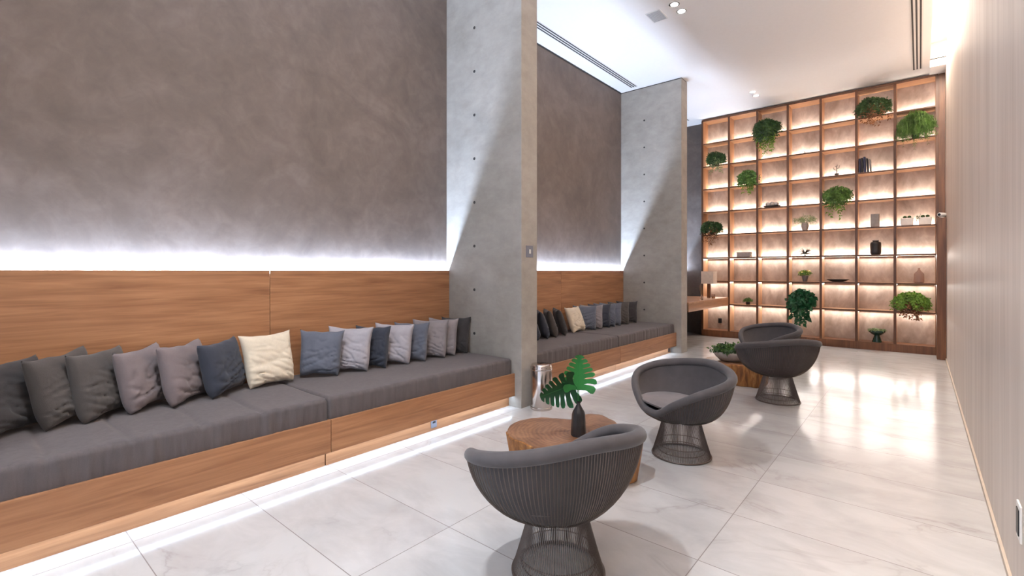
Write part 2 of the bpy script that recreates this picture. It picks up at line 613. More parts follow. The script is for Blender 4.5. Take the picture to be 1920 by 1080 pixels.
# ------------------------------------------------------------------ scatter cushions
def pillow(p0, p1, lean, h, label, fab, group, seed, thick=0.15, roll=0.0):
    """p0, p1: floor-plan ends of the lower edge as seen from the room (left, right)"""
    rnd = random.Random(seed)
    a, b = Vector((p0[0], p0[1], 0)), Vector((p1[0], p1[1], 0))
    u = (b - a)
    wd = u.length
    u.normalize()
    nrm = Vector((u.y, -u.x, 0))          # faces the room
    if nrm.x < 0:
        nrm = -nrm
    N = 36
    top, bot = [], []
    for j in range(N + 1):
        rt, rb = [], []
        for i in range(N + 1):
            x, y = 2 * i / N - 1, 2 * j / N - 1
            # sides bow inward between the pointed corners
            px = x * (1 - 0.11 * (1 - y * y) ** 1.0 * abs(x) ** 2)
            py = y * (1 - 0.11 * (1 - x * x) ** 1.0 * abs(y) ** 2)
            t = ((1 - x ** 4) ** 0.5 * (1 - y ** 4) ** 0.5) ** 0.95 if abs(x) < 1 and abs(y) < 1 else 0
            q = Vector((x * 1.7 + seed * 3.1, y * 1.7, seed))
            wv = noise.noise(q) * 0.08 - 0.16 * y
            # radiating creases near the lower edge and the corners
            fold = 1 - min(1, abs(noise.noise(Vector((x * 1.3 + seed, y * 4.2 + 1.2 * x * (1 if seed % 2 else -1), seed * 1.7)))) * 5)
            fold2 = 1 - min(1, abs(noise.noise(Vector((x * 5 + y * 4, y * 5 - x * 4, seed * 2.7)))) * 6)
            cr = t ** 0.5 * (0.021 * fold * max(0.1, .55 - .6 * y) + 0.010 * fold2 * max(0, .3 - y * .5))
            ht = thick / 2 * t * (1 + wv) + 0.002
            sag = 1 - 0.17 * max(0, -y) ** 2.5
            X = px * wd / 2 * sag
            Z = (py + 1) * h / 2 + 0.012 * noise.noise(Vector((x * 2, y * 2, seed + 9)))
            if j == 0:
                Z = max(Z, 0.0)
            rt.append((X, ht - cr, Z))
            rb.append((X, -ht * 0.85, Z))
        top.append(rt)
        bot.append(rb)
    vs, fs = [], []
    idx = {}
    m = MB()

    def addv(p):
        m.v.append(p)
        return len(m.v) - 1
    for s, G in ((0, top), (1, bot)):
        for j in range(N + 1):
            for i in range(N + 1):
                edge = i in (0, N) or j in (0, N)
                if s == 1 and edge:
                    idx[(s, i, j)] = idx[(0, i, j)]
                    continue
                X, Yn, Z = G[j][i]
                if edge:
                    Yn = 0
                idx[(s, i, j)] = addv((X, Yn, Z))
    for s in (0, 1):
        for j in range(N):
            for i in range(N):
                f = (idx[(s, i, j)], idx[(s, i + 1, j)], idx[(s, i + 1, j + 1)], idx[(s, i, j + 1)])
                m.f.append(f if s else tuple(reversed(f)))
    # lean back and roll, then express in world axes with the base on the mattress
    cl, sl = math.cos(lean), math.sin(lean)
    cr_, sr = math.cos(roll), math.sin(roll)
    out = []
    for (X, Yn, Z) in m.v:
        X, Z = X * cr_ - (Z - h / 2) * sr, X * sr + (Z - h / 2) * cr_ + h / 2
        yy = Yn * cl - Z * sl
        zz = Yn * sl + Z * cl
        out.append(u * X + nrm * yy + Vector((0, 0, zz)))
    zmin = min(p.z for p in out)
    m.v = [(p.x, p.y, p.z - zmin) for p in out]
    mid = (a + b) / 2
    o = m.build('scatter_cushion', fab, smooth=70, loc=(mid.x, mid.y, 0.566), fix=True)
    tag(o, label, 'cushion', group)
    return o


TH = math.radians(40.37)


def yw(px, X):
    t = (px - 960) / 900
    return X / (math.cos(TH) * t - math.sin(TH)) * (math.sin(TH) * t + math.cos(TH))


G1 = 'scatter cushions along the nearest bench'
P1 = [  # left end (x, y), right end (x, y), lean, height, fabric, label, roll
    ((-4.24, 0.10), (-4.58, 0.46), 0.20, 0.47, 'char', 'charcoal cushion at the far left, cut by the picture edge', 0.0),
    ((-4.24, 0.37), (-4.58, 0.72), 0.20, 0.48, 'coal', 'warm charcoal cushion, second from the left picture edge', 0.05),
    ((-4.26, 0.57), (-4.60, 0.92), 0.20, 0.48, 'coal', 'dark grey cushion with a folded middle, third from the left picture edge', 0.0),
    ((-4.28, 0.82), (-4.62, 1.16), 0.20, 0.46, 'warm', 'mauve-grey cushion, fourth from the left, next to the dark grey ones', 0.03),
    ((-4.28, 1.07), (-4.62, 1.45), 0.20, 0.47, 'warm', 'mauve-grey cushion beside the dark navy one', 0.0),
    ((-4.30, 1.34), (-4.60, 1.72), 0.20, 0.45, 'navy', 'dark navy cushion left of the cream one on the nearest bench', 0.04),
    ((-4.44, 1.66), (-4.45, 2.12), 0.26, 0.48, 'cream', 'cream cushion on the nearest bench', 0.03),
    ((-4.58, 2.19), (-4.34, 2.53), 0.16, 0.45, 'slate', 'slate blue cushion right of the cream one on the nearest bench', -0.05),
    ((-4.62, 2.50), (-4.30, 2.83), 0.16, 0.46, 'light', 'crumpled pale grey cushion just behind the slate blue one', -0.03),
    ((-4.62, 2.81), (-4.30, 3.04), 0.16, 0.45, 'navy', 'dark blue crumpled cushion between two pale grey ones', 0.0),
    ((-4.62, 3.05), (-4.28, 3.34), 0.16, 0.45, 'light', 'pale grey cushion between the two dark blue ones', -0.03),
    ((-4.62, 3.31), (-4.28, 3.56), 0.16, 0.45, 'slate', 'blue-grey cushion with a creased side, fourth from the first divider', 0.0),
    ((-4.62, 3.58), (-4.28, 3.86), 0.16, 0.46, 'dove', 'dove grey cushion, third from the first divider', 0.0),
    ((-4.62, 3.82), (-4.30, 4.03), 0.16, 0.46, 'dove', 'slim dove grey cushion, second from the first divider', 0.0),
    ((-4.62, 4.03), (-4.30, 4.24), 0.16, 0.46, 'char', 'charcoal cushion against the first concrete divider', 0.0),
]
for i, (a, b, lean, h, f, lab, roll) in enumerate(P1):
    pillow(a, b, lean, h, lab, FAB[f], G1, i + 1, 0.14 if i in (9, 11, 12, 13, 14) else 0.165, roll)

G2 = 'scatter cushions along the bench beyond the first divider'
left = [(5.55, 'coal', 'dark cushion mostly hidden by the first concrete divider'),
        (5.80, 'navy', 'dark navy cushion just right of the first divider edge'),
        (6.04, 'navy', 'navy cushion, second in view past the first divider'),
        (6.26, 'coal', 'grey-brown crumpled cushion, third in view past the first divider'),
        (6.52, 'char', 'charcoal cushion left of the cream one on the far bench')]
for i, (y, f, lab) in enumerate(left):
    pillow((-4.27, y - 0.17), (-4.61, y + 0.17), .30, .44, lab, FAB[f], G2, 40 + i, 0.14)
pillow((-4.40, 6.72), (-4.42, 7.18), .36, .45, 'cream cushion on the far bench', FAB['cream'], G2, 50, 0.14)
right = [(7.34, 'slate', 'slate grey cushion right of the cream one on the far bench'),
         (7.56, 'dove', 'crumpled dove grey cushion just behind the slate one on the far bench'),
         (7.84, 'navy', 'navy cushion fifth from the second divider'),
         (8.04, 'slate', 'slate cushion fourth from the second divider'),
         (8.26, 'slate', 'slate cushion third from the second divider'),
         (8.58, 'coal', 'warm charcoal cushion second from the second divider'),
         (8.93, 'char', 'charcoal cushion nearest the second concrete divider')]
for i, (y, f, lab) in enumerate(right):
    pillow((-4.62, y - 0.26), (-4.28, y), .22, .44, lab, FAB[f], G2, 60 + i, 0.13)


# ------------------------------------------------------------------ wire lounge chairs (front faces -Y locally)
def interp(keys, a):
    for (a0, v0), (a1, v1) in zip(keys, keys[1:]):
        if a <= a1:
            t = (a - a0) / (a1 - a0)
            t = t * t * (3 - 2 * t)
            return v0 + (v1 - v0) * t
    return keys[-1][1]


ZK = [(0, .405), (20, .418), (46, .53), (72, .64), (100, .70), (140, .748), (180, .768)]


def rim(phi):
    a = abs((math.degrees(phi) + 180) % 360 - 180)
    for i in range(len(ZK) - 1):
        if a <= ZK[i + 1][0]:
            break
    (a1, z1), (a2, z2) = ZK[i], ZK[i + 1]
    z0 = ZK[i - 1][1] if i else ZK[1][1]
    z3 = ZK[i + 2][1] if i + 2 < len(ZK) else ZK[-2][1]
    t = (a - a1) / (a2 - a1)
    z = 0.5 * (2 * z1 + (z2 - z0) * t + (2 * z0 - 5 * z1 + 4 * z2 - z3) * t * t + (3 * z1 - z0 - 3 * z2 + z3) * t ** 3)
    hx = 0.494
    hy = 0.335 if a < 90 else 0.345
    s, c = math.sin(phi), -math.cos(phi)
    e = 2.4 if a < 90 else 2.08
    k = (abs(s / hx) ** e + abs(c / hy) ** e) ** (-1 / e)
    return k, z


NR, NZ = 0.16, 0.315


def shell(phi, s, off=0.0):
    R, Z = rim(phi)
    q = s * PI / 2
    r = NR + (R - NR) * (0.8 * max(0, math.sin(q)) ** 0.8 + 0.2 * s)
    z = NZ + (Z - NZ) * (0.75 * (1 - math.cos(q)) + 0.25 * s)
    r -= off
    return Vector((math.sin(phi) * r, -math.cos(phi) * r, z + off * 0.25 * (1 - s)))


def make_chair(label, loc, rotz):
    t = thing('wire_lounge_chair', label, 'chair', loc, rotz, 'wire lounge chairs in the seating area')
    # base cage
    def base_r(z):
        k = 1 - z / NZ
        return NR * 0.97 + 0.090 * k ** 1.1
    m = MB()
    n = 108
    for k in range(n):
        a = 2 * PI * k / n
        m.tube([(math.cos(a) * base_r(z), math.sin(a) * base_r(z), z) for z in (0.008, 0.04, 0.09, 0.15, 0.23, NZ)], 0.0028, 4)
    m.build('base_wires', M['bronze'], t, fix=False)
    m = MB()
    for z in (0.10,):
        m.tube([(math.cos(a) * (base_r(z) - .004), math.sin(a) * (base_r(z) - .004), z) for a in [2 * PI * k / 40 for k in range(40)]], 0.0035, 6, True)
    for z in (0.008,):
        m.tube([(math.cos(a) * base_r(z), math.sin(a) * base_r(z), z) for a in [2 * PI * k / 48 for k in range(48)]], 0.008, 8, True)
    m.tube([(math.cos(a) * 0.195, math.sin(a) * .195, .045) for a in [2 * PI * k / 40 for k in range(40)]], 0.0035, 6, True)
    for z in (NZ,):
        m.tube([(math.cos(a) * (NR - .006), math.sin(a) * (NR - .006), z) for a in [2 * PI * k / 40 for k in range(40)]], 0.006, 6, True)
    m.build('base_ring', M['bronze'], t, smooth=60, fix=False)
    # shell wires
    m = MB()
    n = 128
    for k in range(n):
        phi = 2 * PI * k / n
        m.tube([shell(phi, s / 12) for s in range(0, 13)], 0.0026, 4)
    m.build('shell_wires', M['bronze'], t, fix=False)
    # upholstered shell: outer skin just inside the wires, inner skin above it
    K = 72
    rows = []
    for s in [.07 + .93 * i / 14 for i in range(0, 15)]:
        rows.append([shell(2 * PI * k / K, s, 0.012) for k in range(K)])
    for s in [1 - .93 * i / 14 for i in range(0, 15)]:
        rows.append([shell(2 * PI * k / K, s, 0.012 + 0.030 * (0.4 + 0.6 * s)) + Vector((0, 0, 0.02)) for k in range(K)])
    m = MB().grid(rows, closed_u=True)
    m.f.append(tuple(range(K)))
    m.f.append(tuple(reversed([(len(rows) - 1) * K + k for k in range(K)])))
    m.build('upholstered_shell', M['chair_fabric'], t, smooth=80)
    # padded rim
    K = 90
    rr, pts = [], []
    for k in range(K):
        phi = 2 * PI * k / K
        p = shell(phi, 1.0, 0.022)
        a = abs((math.degrees(phi) + 180) % 360 - 180)
        rr.append(interp([(0, .028), (50, .032), (120, .038), (180, .038)], a))
        pts.append(p + Vector((0, 0, 0.0)))
    MB().tube(pts, rr, 14, True).build('padded_rim', M['chair_fabric'], t, smooth=80)
    # seat cushion
    rows = []
    K = 56
    for (fr, z) in ((0.0, .425), (.45, .422), (.68, .428), (.84, .438), (.95, .452), (.97, .468), (.90, .482), (.7, .494), (.4, .499), (0.0, .50)):
        row = []
        for k in range(K):
            phi = 2 * PI * k / K
            e = 2.4
            s_, c_ = math.sin(phi), -math.cos(phi)
            q = (abs(s_ / .365) ** e + abs(c_ / (.318 if c_ < 0 else .268)) ** e) ** (-1 / e)
            fr2 = fr if fr > 0 else 0.001
            sl = -0.03 * (-math.cos(phi)) * fr     # tilts up a little towards the front
            row.append((s_ * q * fr2, c_ * q * fr2 - .005, z - 0.012 + sl * 0.6))
        rows.append(row)
    MB().grid(rows, closed_u=True).build('seat_cushion', M['seat_fabric'], t, smooth=70)
    return t


def dir_rot(dx, dy):
    return math.atan2(dx, -dy)      # rotate local -Y onto (dx, dy)


chair = make_chair('grey wire lounge chair nearest the camera, seen from behind', (-1.477, 2.118, 0), dir_rot(-0.907, 0.418))
dup(chair, (-1.587, 4.146, 0), dir_rot(-0.509, -0.86), 'open-front grey wire lounge chair facing the camera in the middle of the room')
dup(chair, (-1.341, 6.645, 0), dir_rot(-0.71, 0.70), 'dark wire lounge chair seen from behind beside the planter table')
dup(chair, (-1.746, 8.10, 0), dir_rot(-0.64, -0.768), 'farthest wire lounge chair, half hidden behind the one seen from behind')


# ------------------------------------------------------------------ stump tables
def stump_mats():
    m = NT('live_edge_top')
    v = m.coords((1, 1, 1))
    w_ = m.n('ShaderNodeTexWave', wave_type='RINGS', rings_direction='Z')
    w_.inputs['Scale'].default_value = 9
    w_.inputs['Distortion'].default_value = 7
    w_.inputs['Detail'].default_value = 4
    m.l(v, w_.inputs['Vector'])
    f = m.noise(v, 5, 5, .6, 1)
    h = m.math('ADD', m.math('MULTIPLY', w_.outputs['Fac'], .12), m.math('MULTIPLY', f, .88))
    m.l(m.ramp(h, [(.3, srgb(84, 54, 38)), (.5, srgb(122, 86, 62)), (.7, srgb(150, 112, 84))]), m.b.inputs['Base Color'])
    m.set(.35)
    m2 = NT('live_edge_bark')
    v = m2.coords((1, 1, .15))
    f = m2.noise(v, 22, 6, .65, .6)
    m2.l(m2.ramp(f, [(.3, srgb(88, 50, 22)), (.5, srgb(150, 98, 48)), (.7, srgb(186, 136, 76))]), m2.b.inputs['Base Color'])
    m2.set(.5)
    m2.bump(f, .5, .02)
    return m.m, m2.m


TOPM, BARK = stump_mats()


def stump(name, label, loc, outline, h, seed):
    t = thing(name, label, 'coffee table', loc, 0, 'tree stump coffee tables')
    # smooth the outline
    P = [Vector((x, y)) for x, y in outline]
    pts = []
    n = len(P)
    for i in range(n):
        p0, p1, p2, p3 = P[i - 1], P[i], P[(i + 1) % n], P[(i + 2) % n]
        for k in range(8):
            u = k / 8
            pts.append(0.5 * ((2 * p1) + (p2 - p0) * u + (2 * p0 - 5 * p1 + 4 * p2 - p3) * u * u + (3 * p1 - p0 - 3 * p2 + p3) * u ** 3))
    rows = []
    K = len(pts)
    zs = [0, .02, .08, .15, .22, h - .03, h - .008, h]
    for z in zs:
        row = []
        for k, p in enumerate(pts):
            q = p.normalized()
            nn = noise.noise(Vector((p.x * 9, p.y * 9, z * 1.5 + seed)))
            mm = noise.noise(Vector((p.x * 26, p.y * 26, z * 2 + seed)))
            s = 1 - 0.10 * (1 - z / h) ** 1 + 0.06 * nn * (1 - z / h + .3) + 0.03 * mm
            if z == 0:
                s *= .97
            if z >= h:
                s *= .985
            row.append((p.x * s, p.y * s, z))
        rows.append(row)
    m = MB().grid(rows, closed_u=True)
    m.f.append(tuple(range(K)))
    m.build('trunk', BARK, t, smooth=40)
    m = MB()
    rr = []
    for f in (0.985, 0.93, 0.8, 0.6, 0.35, 0.02):
        rr.append([(x / .985 * f * 1.0 if f < .985 else x, y / .985 * f if f < .985 else y,
                    h + (0.0 if f >= .985 else 0.003)) for (x, y, z) in rows[-1]])
    m.grid(rr, closed_u=True)
    m.build('table_top', TOPM, t, smooth=30)
    return t


# ------------------------------------------------------------------ generic props
def leafy(name, mat, parent, seed, n, R, rise, drop, leaf, wide=0.45, per=12, front=None, loc=(0, 0, 0), ang=(0, 2 * PI),
          curl=1.0, origin_r=0.05, z0=0.0, sx=1.0, gap=0.0, thin=0.0013):
    """strands that rise, arch over and hang, carrying small leaves, one mesh;
    local y < front hangs freely below the shelf"""
    rnd = random.Random(seed)
    m = MB()
    for s in range(n):
        a = rnd.uniform(*ang)
        if front is not None and rnd.random() < .55:
            a = rnd.uniform(PI, 2 * PI)
        R_ = R * rnd.uniform(.35, 1)
        if front is not None and math.sin(a) > 0:
            R_ *= .8
        ri = rise * rnd.uniform(.55, 1)
        ri *= 1 - .6 * (abs(math.cos(a)) * R_ / R) ** 2
        dr = drop * (1 - .45 * (abs(math.cos(a)) * R_ / R) ** 2) * (.12 + .88 * rnd.random() ** (1.0 if front is not None else 1.6))
        if front is not None and math.sin(a) > -.2:
            dr = min(dr, z0 + ri * .75)
        ox, oy = math.cos(a) * origin_r * rnd.random(), math.sin(a) * origin_r * rnd.random()
        pts = []
        ln = 1.2 * ri + R_ + dr
        K = max(4, int(per * ln / (rise + R + drop + .01)))
        x_end = math.cos(a) * R_ * sx
        y_end = math.sin(a) * R_
        arc = (ri + R_) / (ri + R_ + dr + 1e-6)
        ph = rnd.uniform(0, 6)
        for k in range(K + 1):
            t = k / K
            if t < arc:
                u = t / arc
                h = math.sin(u * PI / 2)
                x, y = ox + x_end * h, oy + y_end * h
                z = z0 + ri * math.sin(u * PI * .62)
                zl = z
            else:
                u = (t - arc) / (1 - arc)
                x, y = ox + x_end * (1 + .04 * u), oy + y_end * (1 + .04 * u)
                z = z0 + ri * math.sin(PI * .62) - dr * u
            x += .012 * math.sin(ph + 7 * t)
            if front is not None:
                if z < .02:
                    y = min(y, front - .012 - .02 * math.sin(ph) ** 2)
                y = min(y, .15)
            pts.append(Vector((x, y, z)))
        m.tube(pts, thin, 3)
        for k in range(1, K + 1):
            d = (pts[k] - pts[k - 1])
            if d.length < 1e-5:
                continue
            d.normalize()
            for sgn in (-1, 1):
                if rnd.random() < gap:
                    continue
                side = d.cross(Vector((rnd.uniform(-.6, .6), rnd.uniform(-1, -.2), rnd.uniform(-.3, .3))))
                if side.length < 1e-3:
                    side = Vector((1, 0, 0))
                side.normalize()
                out = (side * sgn + d * .6 + Vector((rnd.uniform(-.3, .3), rnd.uniform(-.4, .2), rnd.uniform(-.5, .1)))).normalized()
                l = leaf * rnd.uniform(.7, 1.2)
                wv = out.cross(Vector((rnd.uniform(-.5, .5), rnd.uniform(-1, -.2), rnd.uniform(-.3, .6)))).normalized() * l * wide / 2
                p = pts[k]
                mid = p + out * l * .5 + Vector((0, 0, l * .10))
                q = [p, mid + wv, p + out * l + Vector((0, 0, -l * .1)), mid - wv]
                if front is not None:
                    q = [Vector((v.x, min(v.y, .2), v.z)) for v in q]
                    if any(v.z < .004 for v in q) and any(v.y > front - .004 for v in q):
                        continue
                m.add(q, [(0, 1, 2, 3)])
    o = m.build(name, mat, parent, fix=False)
    o.location = loc
    return o


GREEN = {
    'fern': simple('fern_green', (78, 112, 42), 0.6, var=.5, scale=9),
    'dark': simple('dark_leaf_green', (46, 76, 32), 0.55, var=.5, scale=9),
    'deep': simple('deep_pothos_green', (26, 84, 48), 0.45, var=.5, scale=9),
    'lime': simple('lime_leaf_green', (100, 136, 44), 0.55, var=.4, scale=9),
    'olive': simple('olive_brown_leaves', (112, 104, 60), 0.6, var=.5, scale=9),
    'palm': simple('pale_palm_green', (126, 140, 96), 0.6, var=.3, scale=9),
    'mon': simple('monstera_green', (12, 70, 38), 0.35, var=.35, scale=4),
    'monl': simple('bright_monstera_green', (24, 104, 42), 0.35, var=.3, scale=4),
    'rust': simple('rusty_leaves', (124, 84, 52), 0.6, var=.4, scale=9),
}
M['pot_dark'] = simple('dark_pot_glaze', (52, 48, 46), .45, var=.15)
M['pot_green'] = simple('dark_green_glaze', (22, 52, 44), .25, var=.15)
M['pot_white'] = simple('white_ceramic', (222, 214, 206), .4, var=.05)
M['pot_grey'] = simple('grey_ceramic', (160, 150, 142), .5, var=.1)
M['black_ceramic'] = simple('black_ceramic', (34, 32, 33), .3, var=.1)
M['soil'] = simple('potting_soil', (56, 42, 32), .9, var=.3)
M['book_navy'] = simple('navy_cloth_cover', (34, 36, 66), .6)
M['book_black'] = simple('black_cloth_cover', (30, 28, 32), .6)
M['book_grey'] = simple('grey_cloth_cover', (104, 100, 100), .6)
M['paper'] = simple('book_pages', (224, 216, 200), .8)
M['shade'] = simple('linen_lampshade', (222, 206, 190), .85, var=.06)
M['rattan'] = simple('reed_stick', (176, 140, 96), .7)


def glass(name, col, tint=.75):
    m = NT(name)
    m.b.inputs['Base Color'].default_value = srgb(*col)
    m.set(.08)
    m.b.inputs['Transmission Weight'].default_value = tint
    m.b.inputs['IOR'].default_value = 1.3
    f = m.noise(m.coords(), 30, 2)
    m.bump(f, .03, .002)
    return m.m


M['glass'] = glass('clear_glass', (226, 206, 196), .85)

# ------------------------------------------------------------------ steel bin
t = thing('litter_bin', 'tall polished steel litter bin beside the first concrete divider', 'bin', (-3.36, 4.48, 0))
MB().lathe([(.118, 0), (.124, .012), (.124, .45), (.121, .455)], 40).build('body', M['steel'], t, smooth=40)
MB().lathe([(.1245, .455), (.128, .462), (.128, .475), (.124, .48), (.124, .50), (.112, .518), (.09, .522)], 40).build('lid', M['steel'], t, smooth=40)
MB().lathe([(.126, 0), (.129, .01), (.129, .028), (.125, .032)], 40, cap=False).build('base_band', M['steel'], t, smooth=40)
for k in range(14):
    a = 2 * PI * k / 14
    MB().lathe([(.0055, 0), (.0055, .004)], 8, math.cos(a) * .1235, math.sin(a) * .1235, .486).build('vent_hole', M['black'], t)

# ------------------------------------------------------------------ stump tables + vase + leaves
stump('stump_coffee_table', 'live-edge tree stump table behind the nearest chair, holding the black vase', (-2.10, 3.27, 0),
      [(-.40, -.38), (-.12, -.46), (.18, -.42), (.40, -.22), (.50, .08), (.42, .30), (.24, .34), (.10, .46), (-.10, .56),
       (-.22, .48), (-.20, .30), (-.36, .20), (-.50, .12), (-.56, -.14)], .30, 3)
stump('stump_coffee_table', 'tree stump table further back, holding the planter bowl', (-2.02, 7.42, 0),
      [(-.36, -.26), (-.10, -.38), (.16, -.32), (.36, -.30), (.44, -.04), (.34, .26), (.12, .36), (-.12, .38), (-.34, .24), (-.42, 0)], .30, 8)

t = thing('bottle_vase', 'black bottle vase with angular shoulders on the nearest stump table', 'vase', (-2.05, 3.22, .303))
MB().lathe([(.050, 0), (.060, .006), (.060, .02), (.052, .165), (.046, .19), (.026, .225), (.014, .25), (.013, .262), (.019, .272), (.015, .272), (.010, .262)], 10).build('vase_body', M['black_ceramic'], t, smooth=30)

CR = Vector((math.cos(TH), math.sin(TH), 0))
CF = Vector((-math.sin(TH), math.cos(TH), 0))
UP = Vector((0, 0, 1))


def monstera(label, base, tipdir, sidedir, L, W, mat, stem_from, lobes=7, bend=.25):
    t = thing('monstera_leaf', label, 'leaf', stem_from, 0, 'monstera leaves in the black vase')
    o0 = Vector(stem_from)
    tip = tipdir.normalized()
    side = (sidedir - tip * sidedir.dot(tip)).normalized()
    nrm = tip.cross(side).normalized()
    m = MB()

    def P(v, b, sgn):
        # v along the midrib 0..1, b outward 0..1
        wv = W * 1.12 * min(1, (v + .10) / .26) ** .5 * max(0, 1 - v) ** .62
        fwd = .30 * b * wv - (.28 * L * b * b * max(0, .35 - v) / .35)
        p = Vector(base) + tip * (v * L + fwd) + side * (sgn * b * wv)
        p += nrm * (-bend * b * b * wv - .25 * L * v * v * bend)
        return p - o0
    for sgn in (-1, 1):
        for i in range(lobes):
            v0, v1 = i / lobes, (i + 1) / lobes
            rows = []
            for jb in range(11):
                b = jb / 10
                g = 0 if b < .36 else .11 * min(1, (b - .36) / .15)
                rnd_tip = 1 if b < .9 else 1 - .35 * ((b - .9) / .1)
                row = []
                for ka in range(6):
                    a = g + (1 - 2 * g) * ka / 5
                    a = .5 + (a - .5) * rnd_tip
                    bb = b * (1 - .10 * (2 * a - 1) ** 2 * b)
                    row.append(P(v0 + (v1 - v0) * a, bb, sgn))
                rows.append(row)
            m.grid(rows)
    m.build('leaf_blade', mat, t, smooth=80, fix=False)
    b0 = Vector(base) - o0
    pts = [Vector((0, 0, 0)), Vector((0, 0, .05)) + b0 * .1, b0 * .6 + Vector((0, 0, .04)), b0]
    MB().tube(pts, .0035, 6).build('stalk', GREEN['monl'], t, smooth=60)
    MB().tube([P(v / 8, 0, 1) + nrm * .002 for v in range(9)], .003, 5).build('midrib', GREEN['monl'], t, smooth=60)
    return t


VB = Vector((-2.05, 3.22, .303 + .272))
monstera('upright bright green split leaf in the black vase, its tip pointing up', VB + UP * .085 + CR * .0, UP * 1.0 + CR * .05 + CF * .25,
         CR * 1 + CF * .15, .275, .145, GREEN['monl'], VB + Vector((0.004, 0, 0)), 7, .2)
monstera('darker green split leaf drooping to the left from the black vase', VB + UP * .13 - CR * .03, CR * -1.0 - UP * .32 + CF * .0,
         UP * 1 - CR * .35 - CF * .35, .29, .17, GREEN['mon'], VB - Vector((0.004, 0, 0)), 7, .3)

# planter bowl on the far stump
t = thing('planter_bowl', 'white ribbed planter bowl of succulents on the far stump table', 'planter', (-2.08, 7.36, .303))
MB().lathe([(.13, 0), (.165, .012), (.215, .06), (.238, .10), (.236, .125), (.222, .135), (.21, .12)], 72, mod=lambda a, z: 1 + .018 * math.cos(36 * a + z * 60)).build('bowl', M['pot_grey'], t, smooth=60)
MB().lathe([(.21, .108), (.21, .112)], 30).build('soil', M['soil'], t)
leafy('succulents', GREEN['dark'], t, 5, 90, .17, .09, .02, .06, .4, 4, z0=.11, origin_r=.15)
leafy('succulent_tips', GREEN['fern'], t, 6, 40, .18, .12, .0, .05, .4, 4, z0=.11, origin_r=.12)

# ------------------------------------------------------------------ desk, lamp, diffuser
t = thing('wall_desk', 'thick oak desk slab between the second divider and the shelving', 'desk', (-4.16, 10.8, 0))
bx(-.60, .66, -1.268, 1.31, .935, .97).build('desk_top', M['shelf_oak'], t, bevel=.002)
bx(.64, .66, -1.268, 1.31, .78, .934).build('front_panel', M['oak'], t)
bx(-.60, .639, -1.268, 1.31, .78, .80).build('underside', M['oak'], t)

t = thing('table_lamp', 'table lamp with square beige shade and dark block base on the desk', 'lamp', (-3.78, 11.6, .97))
bx(-.035, .035, -.035, .035, 0, .34).build('lamp_base', M['walnut'], t, bevel=.003)
m = MB()
R0 = .19
for (a, b) in ((.335, .34),):
    pass
rows = []
for (r, z) in ((.19, .33), (.19, .62), (.186, .62), (.186, .33)):
    rows.append([(r * math.cos(PI / 4 + k * PI / 2) * 1.414 * .72, r * math.sin(PI / 4 + k * PI / 2) * 1.414 * .72, z) for k in range(4)])
m.grid(rows, closed_u=True, closed_v=True).build('lamp_shade', M['shade'], t)

t = thing('reed_diffuser', 'small glass reed diffuser with thin sticks on the desk', 'diffuser', (-3.62, 10.62, .97))
MB().lathe([(.03, 0), (.034, .005), (.034, .07), (.014, .095), (.014, .115)], 20).build('bottle', M['glass'], t, smooth=40)
m = MB()
for k, (dx, dy) in enumerate(((-.03, .02), (.01, -.03), (-.05, 0), (.03, .02))):
    m.tube([(0, 0, .02), (dx, dy, .36 - .02 * k)], .0022, 5)
m.build('reed', M['rattan'], t)
t = thing('candle_jar', 'small glass candle jar on the desk left of the lamp base', 'candle', (-3.62, 11.40, .97))
MB().lathe([(.035, 0), (.04, .006), (.04, .09), (.036, .09), (.036, .03)], 20).build('jar', M['glass'], t, smooth=40)
MB().lathe([(.034, .004), (.034, .05)], 20).build('wax', M['rattan'], t, smooth=40)

# ------------------------------------------------------------------ shelving
SY0, SY1 = 12.13, 12.5
SZ = [.79 + .5625 * k for k in range(8)]      # shelf boards
t = thing('shelving_unit', 'full-height backlit oak grid shelving on the end wall', 'shelves', ((SH_X0 + SH_X1) / 2, SY0, 0))
ox = (SH_X0 + SH_X1) / 2
step = (SH_X1 - SH_X0 - .0) / 7
d = SY1 - SY0
for k in range(8):
    x = SH_X0 + step * k - ox
    bx(x - .023, x + .023, 0, d - .02, .14, 5.31).build('upright', M['shelf_oak_v'], t, bevel=.002)
for z in SZ:
    bx(SH_X0 - ox + .0, SH_X1 - ox, .004, d - .02, z - .015, z + .015).build('shelf_board', M['shelf_oak'], t, bevel=.002)
bx(SH_X0 - ox - .019, SH_X1 - ox + .019, 0, d - .02, 5.29, 5.335).build('top_board', M['shelf_oak'], t, bevel=.002)
bx(SH_X0 - ox - .019, SH_X1 - ox + .019, 0, d - .02, 0, .155).build('base_board', M['walnut'], t, bevel=.002)
bx(SH_X0 - ox - .019, SH_X1 - ox + .019, d - .019, d - .004, .0, 5.33).build('back_panel', M['shelf_back'], t)
bx(-3.80 - ox - .04, -3.80 - ox + .04, d - .03, d - .019, .30, .42).build('power_socket', M['black'], t, bevel=.003)

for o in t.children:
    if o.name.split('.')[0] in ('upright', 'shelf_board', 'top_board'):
        o.data.materials.append(M['edge'])  # front faces coloured darker to stand in for shade
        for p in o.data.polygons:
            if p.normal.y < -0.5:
                p.material_index = 1

